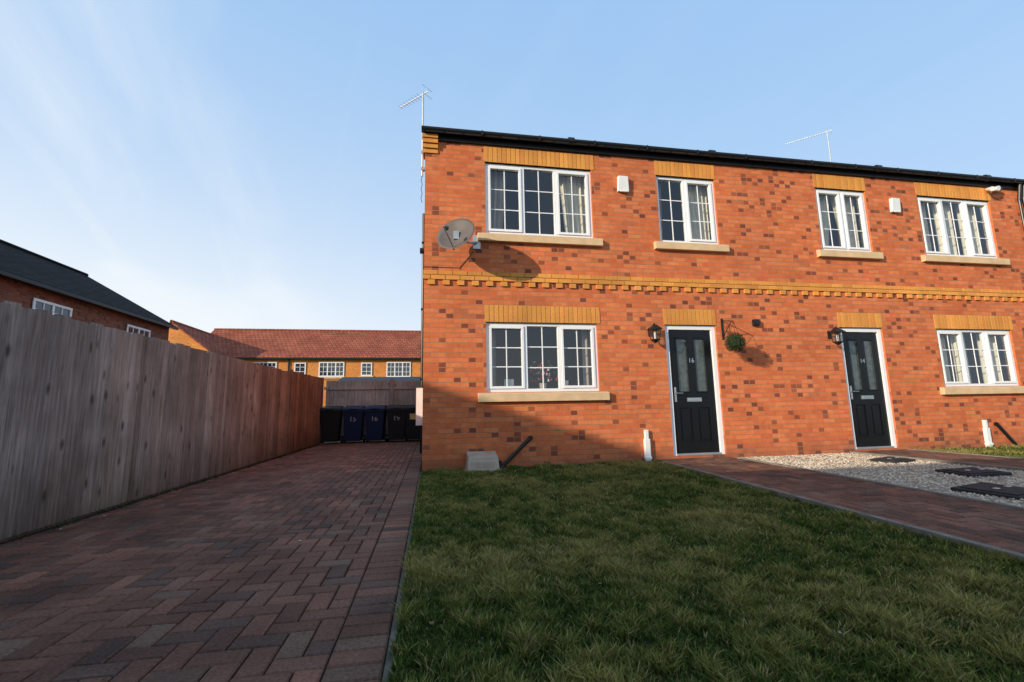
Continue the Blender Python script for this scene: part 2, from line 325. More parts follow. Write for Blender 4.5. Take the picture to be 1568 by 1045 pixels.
EAVE=5.32; DEP=9.0; RZ=EAVE+4.5*.56
def brick_house(x0,x1,openings,band_end=None,left_end=False):
    P=empty('brick_house',(x0,0,0)); 
    kids_before=set(bpy.data.objects)
    w=MB(); xs=sorted({x0,x1,*[o[0] for o in openings],*[o[1] for o in openings]}); zs=sorted({-.2,EAVE-.05,*[o[2] for o in openings],*[o[3] for o in openings]})
    for i in range(len(xs)-1):
        for j in range(len(zs)-1):
            cx=(xs[i]+xs[i+1])/2; cz=(zs[j]+zs[j+1])/2
            if any(o[0]<cx<o[1] and o[2]<cz<o[3] for o in openings): continue
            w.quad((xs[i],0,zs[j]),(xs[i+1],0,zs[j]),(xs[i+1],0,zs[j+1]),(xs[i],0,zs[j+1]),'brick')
    for (a,b,c,d) in openings:
        w.quad((a,0,c),(a,.11,c),(a,.11,d),(a,0,d),'brick'); w.quad((b,.11,c),(b,0,c),(b,0,d),(b,.11,d),'brick')
        w.quad((a,0,d),(a,.11,d),(b,.11,d),(b,0,d),'brick'); w.quad((a,.11,c),(a,0,c),(b,0,c),(b,.11,c),'brick')
    for X,s in ((x0,1),(x1,-1)):
        XX=X if (left_end and X==x0) else X+s*.003
        w.add([(XX,0,-.2),(XX,DEP,-.2),(XX,DEP,EAVE),(XX,DEP/2,RZ-.05),(XX,0,EAVE)],[(4,3,2,1,0)],'brick')
    w.quad((x1,DEP,-.2),(x0,DEP,-.2),(x0,DEP,EAVE),(x1,DEP,EAVE),'brick')
    w.obj('walls',P)
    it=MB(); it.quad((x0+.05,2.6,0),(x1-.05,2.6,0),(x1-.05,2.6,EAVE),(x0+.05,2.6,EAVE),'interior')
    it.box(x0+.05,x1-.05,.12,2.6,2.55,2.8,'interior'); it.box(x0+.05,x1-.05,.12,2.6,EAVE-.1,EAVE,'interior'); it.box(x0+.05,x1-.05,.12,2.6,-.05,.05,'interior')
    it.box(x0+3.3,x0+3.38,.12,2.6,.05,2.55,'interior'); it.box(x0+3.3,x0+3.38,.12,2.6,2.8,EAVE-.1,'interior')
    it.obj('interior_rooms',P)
    r=MB(); o=.06 if left_end else 0
    ya=-.14; za=EAVE-.14*.56+.03
    r.hexa([(x0-o,ya,za-.05),(x1,ya,za-.05),(x1,DEP/2,RZ-.02),(x0-o,DEP/2,RZ-.02),(x0-o,ya,za),(x1,ya,za),(x1,DEP/2,RZ+.03),(x0-o,DEP/2,RZ+.03)],'tile_dark')
    r.hexa([(x0-o,DEP/2,RZ-.02),(x1,DEP/2,RZ-.02),(x1,DEP+.14,za-.05),(x0-o,DEP+.14,za-.05),(x0-o,DEP/2,RZ+.03),(x1,DEP/2,RZ+.03),(x1,DEP+.14,za),(x0-o,DEP+.14,za)],'tile_dark')
    r.obj('roof',P)
    g=MB(); g.box(x0-o+.01,x1,-.045,-.02,EAVE-.17,EAVE-.03,'black'); g.box(x0-o+.01,x1,-.02,.0-.001,EAVE-.13,EAVE-.11,'black')
    n=9; cy,cz,R=-.105,EAVE-.02,.058
    pts=[]
    for X in (x0-o,x1):
        for k in range(n): t=math.pi+math.pi*k/(n-1); pts.append((X,cy+R*math.cos(t),cz+R*1.15*math.sin(t)))
        for k in range(n): t=2*math.pi-math.pi*k/(n-1); pts.append((X,cy+(R-.006)*math.cos(t),cz+(R-.006)*1.15*math.sin(t)))
    m=2*n; g.add(pts,[(k,(k+1)%m,m+(k+1)%m,m+k) for k in range(m)]+[tuple(range(n))[::-1]],'black')
    X=x0+.9
    while X<x1: g.box(X-.012,X+.012,cy-R-.006,-.045,cz-.075,cz+.006,'black'); X+=.95
    X=x0+2.4
    while X<x1: g.tube((X-.05,cy,cz-.012),(X+.05,cy,cz-.012),R+.008,'black',14); X+=2.6
    g.obj('gutter_and_fascia',P)
    b=MB(); ztop=3.0
    b.box(x0+(0 if left_end else .002),x1-.002,-.018,-.001,ztop-.152,ztop,'mortar')
    for row in range(2):
        X=x0-(.012 if left_end else 0)-(.1125 if row else 0)
        while X<x1-.02:
            a=max(X+.005,x0-(.012 if left_end else -.004)); e=min(X+.22,x1-.004)
            if e>a+.02: b.box(a,e,-.028,-.012,ztop-.075*(row+1)+.005,ztop-.075*row-.004,'unit',orange())
            X+=.225
    X=x0+.06
    while X<x1-.13:
        b.box(X,X+.105,-.028,-.001,ztop-.228,ztop-.155,'unit',orange()); X+=.225
    b.obj('dentil_string_course',P,bevel=.002)
    for (x,xe,z,ze) in openings: lintel(P,x-.02,xe+.06 if xe<3 or x>9 else xe+.02,ze,ze+.275)
    for o_ in set(bpy.data.objects)-kids_before-{P}:
        o_.matrix_parent_inverse=Matrix.Translation((-x0,0,0))
    return P
def adopt(P,before):
    for o_ in set(bpy.data.objects)-before:
        if o_.parent is P: o_.matrix_parent_inverse=Matrix.Translation(-P.location)

WU=(3.64,4.86); WL=(1.12,2.20)
H1=brick_house(0,6.11,[(.955,2.765,*WU),(.945,2.745,*WL),(3.96,5.08,*WU),(3.93,4.86,.07,2.20)],left_end=True)
bf=set(bpy.data.objects)
T3=[(1,True),(.9,False),(1,True)]
window(H1,.955,2.765,*WU,T3,cur=((.02,.22,'grey_c',.3),(.72,.98,'cream',-.25)))
window(H1,.945,2.745,*WL,T3,cur=((.01,.10,'grey_c',0),(.9,.99,'grey_c',0)))
window(H1,3.96,5.08,*WU,[(1,False),(1.1,True)],cur=((.02,.18,'grey_c',.2),(.55,.97,'cream',-.2)))
door(H1,3.93,4.86,.07,2.20,'16')
cb=MB()
for i,(zz,pr,wd) in enumerate([(4.93,.02,.20),(5.005,.045,.20),(5.08,.07,.20),(5.155,.09,.20)]):
    cb.box(-.03-.005*i,wd,-pr,-.001,zz+.004,zz+.071,'unit',orange()); cb.box(-.03-.005*i,-.001,0,.2,zz+.004,zz+.071,'unit',orange())
cb.obj('eaves_corbel',H1,bevel=.003)
fl=MB()
for i in range(90):
    cx=1.86+random.gauss(0,.09); cz=1.27+abs(random.gauss(.13,.11)); cy=.16+random.gauss(0,.02); r=.017
    fl.tube((cx,cy,cz),(cx+random.uniform(-.02,.02),cy,cz+.035),r,'red' if random.random()<.3 else ('white' if random.random()<.1 else 'leaf'),5,r1=.006)
fl.tube((1.86,.17,1.12),(1.86,.17,1.26),.05,'grey_c',12,r1=.065)
fl.box(.99,2.7,.11,.30,1.10,1.13,'upvc')
fl.tube((2.25,.2,1.13),(2.25,.2,1.30),.035,'cream',12,r1=.045); fl.box(1.25,1.4,.19,.2,1.13,1.33,'galv')
fl.obj('inner_sill_and_potted_flowers',H1)
sd=MB(); sd.box(-.13,-.001,1.1,1.55,.62,1.25,'white'); sd.tube((-.07,2.9,0),(-.07,2.9,5.2),.034,'black'); sd.tube((-.08,.55,3.5),(-.0,.55,3.5),.05,'black')
for z in (1.5,3,4.5): sd.box(-.11,-.001,2.86,2.94,z,z+.04,'black')
sd.obj('side_services',H1)
adopt(H1,bf)
H2=brick_house(6.11,12.22,[(7.16,8.27,*WU),(9.47,11.25,*WU),(9.42,11.2,*WL),(7.31,8.22,.06,2.20)])
bf=set(bpy.data.objects)
window(H2,7.16,8.27,*WU,[(1.1,True),(1,True)],cur=((.03,.5,'cream',.35),(.52,.97,'cream',-.35)))
window(H2,9.47,11.25,*WU,T3,cur=((.03,.27,'cream',0),(.38,.62,'cream',0),(.72,.97,'cream',0)))
window(H2,9.42,11.2,*WL,T3,cur=((.03,.28,'cream',0),(.36,.55,'cream',0),(.72,.97,'cream',0)))
door(H2,7.31,8.22,.06,2.20,'14')
dp=MB(); dp.tube((12.08,-.06,0),(12.08,-.06,4.95),.034,'black'); dp.tube((12.08,-.06,4.95),(12.08,-.105,5.22),.034,'black'); dp.tube((11.96,-.05,4.9),(11.96,-.105,5.22),.03,'black'); dp.tube((11.96,-.05,4.2),(11.96,-.05,4.9),.02,'black')
for z in (1,2.4,3.9): dp.box(12.03,12.13,-.11,-.001,z,z+.035,'black')
dp.obj('downpipe',H2); adopt(H2,bf)
H3=brick_house(12.22,18.4,[(13.2,14.3,*WU),(15.8,17.6,*WU),(15.8,17.6,*WL),(13.2,14.1,.06,2.2)])
bf=set(bpy.data.objects)
window(H3,13.2,14.3,*WU,[(1,True),(1,True)]); window(H3,15.8,17.6,*WU,T3); window(H3,15.8,17.6,*WL,T3); door(H3,13.2,14.1,.06,2.2,'12')
cb=MB()
for i,(zz,pr) in enumerate([(4.93,.02),(5.005,.045),(5.08,.07)]): cb.box(12.23,12.43,-pr,-.001,zz+.004,zz+.071,'unit',orange())
cb.obj('eaves_corbel',H3); adopt(H3,bf)

# ------------------------------------------------------------ small fittings
def alarm_box(x,z):
    m=MB(); m.hexa([(x-.10,-.055,z-.14),(x+.10,-.055,z-.14),(x+.10,-.001,z-.14),(x-.10,-.001,z-.14),(x-.085,-.075,z+.13),(x+.085,-.075,z+.13),(x+.085,-.001,z+.14),(x-.085,-.001,z+.14)],'white')
    m.box(x-.07,x+.07,-.07,-.055,z-.155,z-.13,'white')
    m.obj('alarm_box',bevel=.012)
alarm_box(3.32,4.63); alarm_box(8.88,4.60)
def lantern(x,z):
    m=MB(); y=-.16
    m.box(x-.035,x+.035,-.015,-.001,z-.06,z+.08,'black'); m.tube((x,-.01,z+.05),(x,y,z+.13),.011,'black'); m.tube((x,y,z+.13),(x,y,z+.10),.011,'black')
    def fr(h0,h1,a,b,mat):
        m.hexa([(x-a,y-a,h0),(x+a,y-a,h0),(x+a,y+a,h0),(x-a,y+a,h0),(x-b,y-b,h1),(x+b,y-b,h1),(x+b,y+b,h1),(x-b,y+b,h1)],mat)
    fr(z+.04,z+.11,.085,.02,'black'); fr(z+.025,z+.04,.09,.09,'black'); fr(z-.13,z+.025,.048,.07,'glass'); fr(z-.145,z-.13,.055,.055,'black'); fr(z-.19,z-.145,.012,.05,'black')
    m.tube((x,y,z-.13),(x,y,z-.02),.018,'white')
    for sx in (-1,1):
        for sy in (-1,1): m.tube((x+sx*.05,y+sy*.05,z-.13),(x+sx*.073,y+sy*.073,z+.03),.006,'black',6)
    m.obj('wall_lantern')
lantern(3.66,2.06); lantern(7.08,2.05)
hb=empty('hanging_topiary_ball',(4.98,-.30,1.86))
m=MB()
for i in range(2200):
    d=Vector((random.gauss(0,1),random.gauss(0,1),random.gauss(0,1))).normalized(); r=.145*random.uniform(.75,1.08); p=d*r
    t=d.orthogonal().normalized(); t.rotate(Matrix.Rotation(random.random()*6.28,3,d)); q=d.cross(t); s=.014
    n=(d*.7+t*random.uniform(-1,1)+q*random.uniform(-1,1)).normalized()*s*1.3
    m.add([p-t*s*.5,p+n*.6+q*s*.3,p+n+t*s,p+n*.3-q*s*.4],[(0,1,2,3)],'leaf')
m.obj('foliage',hb)
m=MB(); 
m.tube((0,.29,.42),(0,-.0,.36),.008,'black'); m.tube((0,.29,.14),(0,.05,.36),.007,'black'); m.box(-.015,.015,.285,.299,.1,.46,'black')
for k in range(3):
    a=k*2.09; m.tube((0,0,.36),(.11*math.cos(a),.11*math.sin(a),.05),.003,'black',5)
for k in range(10):
    a0=k*.6;a1=a0+.6; m.tube((0,.15+.05*math.cos(a0),.26+.05*math.sin(a0)),(0,.15+.05*math.cos(a1),.26+.05*math.sin(a1)),.005,'black',5)
m.obj('bracket_and_chains',hb)
bpy.ops.mesh.primitive_ico_sphere_add(subdivisions=3,radius=.11); core=bpy.context.object; core.name='core'; core.data.materials.append(M['leaf']); core.parent=hb
m=MB(); m.box(5.56,5.67,-.06,-.001,2.2,2.31,'black'); m.box(5.58,5.65,-.075,-.06,2.22,2.29,'black'); m.obj('wall_sensor',bevel=.006)
m=MB(); m.tube((11.3,-.05,5.08),(11.3,-.16,5.06),.035,'white',12,r1=.05); m.box(11.33,11.5,-.1,-.046,5.07,5.12,'black'); m.tube((11.18,-.05,5.08),(11.12,-.17,5.03),.03,'white',12,r1=.045); m.obj('security_light')
# satellite dish
sd=empty('satellite_dish',(.47,-.40,3.43))
nrm=Vector((-.50,-.82,.30)).normalized(); zz=Vector((0,0,1)); rt=nrm.cross(zz).normalized()*-1; up=rt.cross(nrm)*-1
if up.z<0: up=-up
m=MB(); nr,na=7,40; pts=[];
for side in (0,1):
    for i in range(nr+1):
        r=i/nr
        for j in range(na):
            a=2*math.pi*j/na; d=.075*(r*r)
            p=rt*(.31*r*math.cos(a))+up*(.27*r*math.sin(a))+nrm*(d-.04-side*.006); pts.append(p)
fs=[]
o2=(nr+1)*na
for side in (0,1):
    b=side*o2
    for i in range(nr):
        for j in range(na): fs.append((b+i*na+j,b+i*na+(j+1)%na,b+(i+1)*na+(j+1)%na,b+(i+1)*na+j))
for j in range(na): fs.append((nr*na+j,nr*na+(j+1)%na,o2+nr*na+(j+1)%na,o2+nr*na+j))
m.add(pts,fs,'dish'); m.obj('reflector',sd,smooth=True)
m=MB(); lnb=nrm*.36-up*.12
m.tube(-up*.26-nrm*.02,lnb,.012,'galv'); m.tube(lnb-nrm*.03+up*.0,lnb+up*.03-nrm*.09,.028,'dish',12,r1=.035)
m.tube(-nrm*.05,(.20,.28,-.0),.02,'galv'); m.tube((.20,.28,-.0),(.34,.38,.04),.02,'galv'); m.box(.28,.40,.385,.399,-.06,.16,'galv'); m.box(-.04,.04,.0,.06,-.06,.06,'galv')
m.obj('mount_and_arm',sd)
m=MB(); pp=[(.82,-.006,3.45),(.74,-.006,3.3),(.55,-.006,3.06),(.55,-.006,3.03)]
for a,b in zip(pp,pp[1:]): m.tube(a,b,.004,'black',6)
m.tube((.0,-.006,3.05),(.55,-.006,3.05),.004,'black',6); m.obj('dish_cable')
def aerial(base,top,Lb,d=(-.7,.71)):
    P=empty('tv_aerial',base); bx,by,bz=base; h=top-bz; m=MB()
    m.tube((0,0,0),(0,0,h),.016,'galv',8); d=Vector((d[0],d[1],0)).normalized(); e=Vector((-d.y,d.x,0)); o=Vector((0,0,h-.04))
    m.tube(o-d*.12,o+d*Lb,.009,'galv',6)
    t=.08
    while t<Lb: 
        w=.09-.03*t/Lb; m.tube(o+d*t-e*w,o+d*t+e*w,.003,'galv',5); t+=.07
    for s in (-.07,.07): m.tube(o-d*.1-e*.12+Vector((0,0,s)),o-d*.1+e*.12+Vector((0,0,s)),.003,'galv',5)
    m.tube(o-d*.1+Vector((0,0,-.08)),o-d*.1+Vector((0,0,.08)),.005,'galv',5)
    m.obj('mast_and_yagi',P)
    return P
aerial((-.055,.4,4.75),6.30,.58)
b=MB(); b.box(-.07,-.001,.37,.43,4.85,4.9,'galv'); b.box(-.07,-.001,.37,.43,5.15,5.2,'galv'); 
for i in range(6): b.tube((-.05-.02*(i%2),.38,4.75-.08*i),(-.05-.02*((i+1)%2),.38,4.67-.08*i),.005,'black',5)
b.obj('aerial_brackets')
aerial((12.55,4.5,7.8),9.5,1.15)
m=MB(); m.hexa([(.62,-.36,0.0),(1.08,-.36,0.0),(1.08,-.01,0.0),(.62,-.01,0.0),(.64,-.33,.20),(1.06,-.33,.20),(1.06,-.01,.26),(.64,-.01,.26)],'meter'); m.box(.60,1.10,-.36,-.01,.0,.03,'meter'); m.box(.68,1.02,-.352,-.34,.05,.15,'meter')
m.obj('gas_meter_box',bevel=.012)
m=MB(); m.tube((1.60,-.03,.43),(1.16,-.05,.03),.028,'black'); m.tube((1.60,-.03,.43),(1.60,.0,.43),.035,'black'); m.tube((1.16,-.05,.03),(1.10,-.1,.02),.04,'black'); m.tube((1.12,-.08,.02),(1.12,-.08,.12),.03,'black'); m.obj('black_waste_pipe')
def stub(x):
    m=MB(); m.box(x-.045,x+.045,-.06,-.001,0,.36,'white'); m.box(x-.03,x+.03,-.05,-.001,.36,.5,'white'); m.box(x-.055,x+.055,-.07,-.001,.05,.09,'white'); m.obj('white_service_duct',bevel=.006)
stub(3.47); stub(10.15)
m=MB(); m.tube((10.42,-.03,.42),(10.72,-.07,.03),.03,'black'); m.tube((10.42,-.03,.42),(10.42,0,.42),.036,'black'); m.obj('black_waste_pipe')

# ------------------------------------------------------------ ground
g=MB(); g.quad((-600,-600,-.06),(600,-600,-.06),(600,600,-.06),(-600,600,-.06),'field'); g.obj('ground')
def pcol():
    k=random.uniform(.72,1.12); h=random.random()
    if h<.15: return (.145*k,.085*k,.062*k)
    if h<.4: return (.25*k,.115*k,.075*k)
    if h<.5: return (.22*k,.13*k,.09*k)
    return (.205*k,.10*k,.068*k)
def herring(m,x0,x1,y0,y1,z=0,u=.1):
    ni=int((x1-x0)/u)+3; nj=int((y1-y0)/u)+3
    for i in range(-2,ni):
        for j in range(-2,nj):
            d=(i-j)%4
            if d==0: a,b,c,e=i,i+2,j,j+1
            elif d==3: a,b,c,e=i,i+1,j,j+2
            else: continue
            X0=max(x0+a*u,x0);X1=min(x0+b*u,x1);Y0=max(y0+c*u,y0);Y1=min(y0+e*u,y1)
            if X1-X0<.012 or Y1-Y0<.012: continue
            q=.0034; m.chamf(X0+q,X1-q,Y0+q,Y1-q,z+.006*noise.noise((X0*.8,Y0*.8,0))+random.uniform(-.0018,.0018),.006,.03,'paver',pcol(),.0012)
def course(m,x0,x1,y0,y1,w,l,z=0):
    y=y0
    while y<y1-.02:
        e=min(y+w,y1); q=.0034
        m.chamf(x0+q,x1-q,y+q,e-q,z+random.uniform(-.001,.001),.006,.03,'paver',pcol(),.0008); y+=w
d=MB(); herring(d,-2.83,-.23,-8.2,7.3); course(d,-.23,-.03,-8.2,7.3,.1,.2)
d.quad((-2.95,-8.2,-.013),(0.0,-8.2,-.013),(0.0,7.4,-.013),(-2.95,7.4,-.013),'sand'); d.obj('block_paved_driveway')
k=MB(); y=-8.2
while y<-.02:
    e=min(y+.9,-.02); z=.002+random.uniform(-.004,.003); k.box(-.028,.010,y+.004,e-.004,-.1,z,'kerb'); y+=.9
k.obj('driveway_edging',bevel=.006)
def pathx(y): return 3.62+(y+.3)*.075
sub=MB(); PZ=.035
herring(sub,0,1.25,-8.6,-.012,PZ)
sh=lambda P:(P[0]+pathx(P[1]),P[1],P[2])
sub.v=[sh(v) for v in sub.v]; sub.quad(*[sh(v) for v in ((0,-8.6,PZ-.012),(1.25,-8.6,PZ-.012),(1.25,-.005,PZ-.012),(0,-.005,PZ-.012))],'sand')
sub.obj('block_paved_path')
p=MB(); herring(p,7.2,8.35,-8.6,-.012,PZ); p.quad((7.2,-8.6,PZ-.012),(8.35,-8.6,PZ-.012),(8.35,-.005,PZ-.012),(7.2,-.005,PZ-.012),'sand'); p.obj('block_paved_path')
k=MB()
for xo in (-.055,1.252):
    y=-8.6
    while y<-.3:
        e=min(y+.9,-.28)
        k.hexa([sh((xo,y+.004,-.08)),sh((xo+.05,y+.004,-.08)),sh((xo+.05,e-.004,-.08)),sh((xo,e-.004,-.08)),sh((xo,y+.004,PZ+.012)),sh((xo+.05,y+.004,PZ+.012)),sh((xo+.05,e-.004,PZ+.012)),sh((xo,e-.004,PZ+.012))],'concrete'); y+=.9
for X in (7.145,8.352):
    y=-8.6
    while y<-.05: k.box(X,X+.05,y+.004,min(y+.9,-.05),-.08,PZ+.01,'concrete'); y+=.9
k.obj('path_edging',bevel=.006)
gv=MB(); gv.quad((4.3,-5.2,.005),(7.15,-5.2,.005),(7.15,-.003,.005),(5.0,-.003,.005),'gravelbed')
for i in range(14000):
    y=-random.random()**1.1*5.1-.02; a=pathx(y)+1.31; x=random.uniform(a,7.14); r=random.uniform(.006,.019); z=.008+r*.3
    k_=random.uniform(.6,1.25); c=(.62*k_,.52*k_,.39*k_) if random.random()<.8 else (.38*k_,.27*k_,.20*k_)  # stone colour lightened to stand in for sunlight on the gravel
    rr=[r*random.uniform(.7,1.2) for _ in range(6)]; t=random.random()*3
    ct,st=math.cos(t),math.sin(t)
    gv.add([(x+ct*rr[0],y+st*rr[0],z),(x-st*rr[1],y+ct*rr[1],z),(x-ct*rr[2],y-st*rr[2],z),(x+st*rr[3],y-ct*rr[3],z),(x,y,z+rr[4]*.7)],[(0,1,4),(1,2,4),(2,3,4),(3,0,4)],'stone_bits',c)
gv.obj('gravel')
def cover(x,y,w,dp_,rot):
    m=MB(); m.box(-w/2,w/2,-dp_/2,dp_/2,0,.035,'manhole'); m.box(-w/2+.05,w/2-.05,-dp_/2+.05,dp_/2-.05,.035,.045,'manhole'); m.box(-.08,-.03,-.02,.02,.045,.052,'galv'); m.box(.1,.15,-.02,.02,.045,.052,'galv')
    o=m.obj('drain_cover',bevel=.008); o.location=(x,y,.01); o.rotation_euler=(0.02,-.03,rot)
cover(5.35,-3.3,.5,.5,.15); cover(6.4,-2.35,.5,.42,-.1); cover(6.7,-1.15,.45,.35,.2)
lf=MB()
for i in range(240):
    x=random.uniform(-2.8,-.1) if random.random()<.4 else -2.83+abs(random.gauss(0,.18)); y=random.uniform(-5.5,5)
    if i>215: x=random.uniform(.1,3.2); y=random.uniform(-6,-.2)
    r=random.uniform(.006,.017); t=random.random()*6.28; k_=random.uniform(.4,1.0); z=.006 if i<=215 else .035
    P=[(x+r*math.cos(t+q)*(1 if n_%2 else .6),y+r*math.sin(t+q)*(1 if n_%2 else .6),z+random.uniform(0,.008)) for n_,q in enumerate([0,1.1,2.2,3.3,4.4,5.4])]
    lf.add(P,[(0,1,2,3,4,5)],'leafbits',(.22*k_,.15*k_,.08*k_) if random.random()<.94 else (.5,.5,.45))
lf.obj('fallen_leaves')
# lawns
def lawn(name,x0,x1,y0,y1,n,xr=None,near=True,seed=1):
    rg=np.random.default_rng(seed)
    m=MB(); m.quad((x0,y0,-.002),(x1 if not xr else xr(y0)-.05,y0,-.002),(x1 if not xr else xr(y1)-.05,y1,-.002),(x0,y1,-.002),'grass_base')
    base=m.obj(name)
    X=rg.uniform(x0-.012,x1,n*3); Y=rg.uniform(y0,y1,n*3)
    ok=np.ones_like(X,bool)
    if xr: ok&=X<(3.62+(Y+.3)*.075-.05)
    if near:
        D=np.hypot(X-.126,Y+6.8); ok&=rg.random(n*3)<np.clip(2.2/D,0.25,1)
        ok&= (Y>-6.4)
    X=X[ok][:n];Y=Y[ok][:n]; n=len(X)
    pn=np.array([noise.noise((a*1.1,b*1.1,0)) for a,b in zip(X,Y)]); p2=np.array([noise.noise((a*5,b*5,4)) for a,b in zip(X,Y)]); p3=np.array([noise.noise((a*14,b*14,9)) for a,b in zip(X,Y)])
    D=np.hypot(X-.126,Y+6.8)
    h=(.022+.020*rg.random(n)+.034*np.clip(p2,-.4,1)+.034*p3+.014*pn); h=np.clip(h,.008,.095)
    edge=(X<x0+.02); h=np.where(edge,h*.9+.012,h)
    w=.0014+.0012*rg.random(n)+.0004*D
    a=rg.uniform(0,2*np.pi,n); cx,sx=np.cos(a),np.sin(a); la=rg.uniform(0,2*np.pi,n); lm=h*rg.uniform(.2,1.3,n); lx,ly=np.cos(la)*lm,np.sin(la)*lm
    V=np.zeros((n,5,3),np.float32)
    V[:,0]=np.stack([X-cx*w,Y-sx*w,np.full(n,-.002)],1); V[:,1]=np.stack([X+cx*w,Y+sx*w,np.full(n,-.002)],1)
    V[:,2]=np.stack([X+cx*w*.8+lx*.35,Y+sx*w*.8+ly*.35,h*.6],1); V[:,3]=np.stack([X-cx*w*.8+lx*.35,Y-sx*w*.8+ly*.35,h*.6],1)
    V[:,4]=np.stack([X+lx,Y+ly,h],1)
    me=bpy.data.meshes.new('grass_blades'); me.vertices.add(n*5); me.vertices.foreach_set('co',V.ravel())
    idx=np.arange(n)[:,None]*5; lp=np.concatenate([idx+np.array([0,1,2,3]),idx+np.array([3,2,4])],1).astype(np.int32)
    me.loops.add(n*7); me.loops.foreach_set('vertex_index',lp.ravel())
    ls=np.stack([np.arange(n)*7,np.arange(n)*7+4],1).astype(np.int32).ravel(); lt=np.tile(np.array([4,3],np.int32),n)
    me.polygons.add(n*2); me.polygons.foreach_set('loop_start',ls); 
    try: me.polygons.foreach_set('loop_total',lt)
    except Exception: pass
    g=np.array([.085,.135,.022]); yv=np.array([.36,.33,.085]); br=np.array([.40,.31,.13])
    t=np.clip(.22+.9*pn+.8*p2+.5*p3+rg.normal(0,.2,n),0,1)[:,None]
    C=g*(1-t)+yv*t; dead=(rg.random(n)<.07+.35*np.clip(pn+.1,0,1)+.2*np.clip(p3,0,1))[:,None]; C=np.where(dead,br,C); C=C*rg.uniform(.5,1.25,(n,1))
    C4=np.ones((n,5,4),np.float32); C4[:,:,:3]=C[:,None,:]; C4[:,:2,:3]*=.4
    at=me.attributes.new('col','FLOAT_COLOR','POINT'); at.data.foreach_set('color',C4.ravel())
    me.materials.append(M['blade']); me.update(calc_edges=True); me.validate()
    o=bpy.data.objects.new('grass_blades',me); S.collection.objects.link(o); o.parent=base
mm,nt,b=newmat('grass_blade'); a=N(nt,'ShaderNodeAttribute',attribute_name='col'); L(nt,a.outputs['Color'],b.inputs['Base Color']); b.inputs['Roughness'].default_value=.65; b.inputs['Specular IOR Level'].default_value=.15
tr=N(nt,'ShaderNodeBsdfTranslucent'); L(nt,a.outputs['Color'],tr.inputs[0]); mx=N(nt,'ShaderNodeMixShader'); mx.inputs[0].default_value=.3
L(nt,b.outputs[0],mx.inputs[1]); L(nt,tr.outputs[0],mx.inputs[2]); L(nt,mx.outputs[0],nt.nodes['Material Output'].inputs[0]); M['blade']=mm
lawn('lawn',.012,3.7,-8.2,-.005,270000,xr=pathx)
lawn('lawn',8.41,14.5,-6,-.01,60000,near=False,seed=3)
wd=MB()
for i in range(60):
    y=random.uniform(-4.5,6); x=-2.84+random.uniform(0,.05)
    for k_ in range(random.randint(4,14)):
        a=random.random()*6.28; l=random.uniform(.02,.06); q=random.uniform(.02,.05); ox=random.uniform(-.03,.03); oy=random.uniform(-.05,.05)
        wd.add([(x+ox-.003,y+oy,0),(x+ox+.003,y+oy,0),(x+ox+math.cos(a)*q,y+oy+math.sin(a)*q,l)],[(0,1,2)],'leaf')
wd.obj('weeds')
r=MB(); r.quad((-80,-16,-.05),(80,-16,-.05),(80,-10.2,-.05),(-80,-10.2,-.05),'asphalt'); r.obj('road')
r=MB(); r.box(-2.9,80,-10.2,-8.65,-.2,.0-.004,'concrete'); r.obj('pavement')

# ------------------------------------------------------------ fences
def bcol(r=.0): return (random.random(),random.random(),min(1,max(0,r+random.uniform(-.15,.15))))
f=empty('timber_fence',(-2.9,0,0)); m=MB(); y=-5.2; FX=-2.9
while y<6.45:
    w=random.uniform(.090,.106)
    zt=1.70+.006*(y+3)+random.uniform(-.014,.014)+(.04 if y>3.7 else 0); dx=random.uniform(0,.012); ln=random.uniform(-.004,.004)
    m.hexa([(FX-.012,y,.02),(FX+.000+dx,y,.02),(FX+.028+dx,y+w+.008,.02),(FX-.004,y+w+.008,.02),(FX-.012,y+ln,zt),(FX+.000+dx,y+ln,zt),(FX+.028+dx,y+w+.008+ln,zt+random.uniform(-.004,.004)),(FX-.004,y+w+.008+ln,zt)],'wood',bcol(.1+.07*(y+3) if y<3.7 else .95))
    y+=w
o=m.obj('boards',f); o.matrix_parent_inverse=Matrix.Translation((2.9,0,0))
m=MB()
for z in (.35,.95,1.5): m.box(FX-.09,FX-.02,-5.2,6.45,z,z+.08,'wood',bcol())
y=-5.2
while y<6.6: m.box(FX-.14,FX-.02,y,y+.1,-.1,1.68,'wood',bcol()); y+=2.9
m.box(FX-.05,FX+.06,6.46,6.56,-.1,1.82,'wood',bcol(.8)); m.box(FX-.02,FX+.05,3.62,3.70,.0,1.80,'wood',bcol(.8))
m.box(FX-.10,FX-.015,-5.2,6.45,-.1,.02,'wood',bcol())
o=m.obj('posts_and_rails',f); o.matrix_parent_inverse=Matrix.Translation((2.9,0,0))
f=empty('timber_fence',(-1.5,7.4,0)); m=MB(); x=-2.95
while x<.0:
    w=random.uniform(.095,.105); zt=1.79+random.uniform(-.01,.01)-(.03 if x>-1.05 else 0)
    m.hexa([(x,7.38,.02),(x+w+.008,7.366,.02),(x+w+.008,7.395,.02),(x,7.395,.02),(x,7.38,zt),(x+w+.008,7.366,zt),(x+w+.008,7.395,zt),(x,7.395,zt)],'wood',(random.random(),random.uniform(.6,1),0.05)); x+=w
m.box(-1.12,-1.0,7.33,7.43,0,1.84,'wood',bcol()); m.box(-3,.3,7.34,7.364,1.52,1.6,'wood',(.3,.9,0)); m.box(-3,.0,7.42,7.48,.4,.5,'wood',bcol())
o=m.obj('boards',f); o.matrix_parent_inverse=Matrix.Translation((1.5,-7.4,0))
m=MB(); m.box(-3.0,.2,10,12.4,-.1,1.85,'wood',bcol())
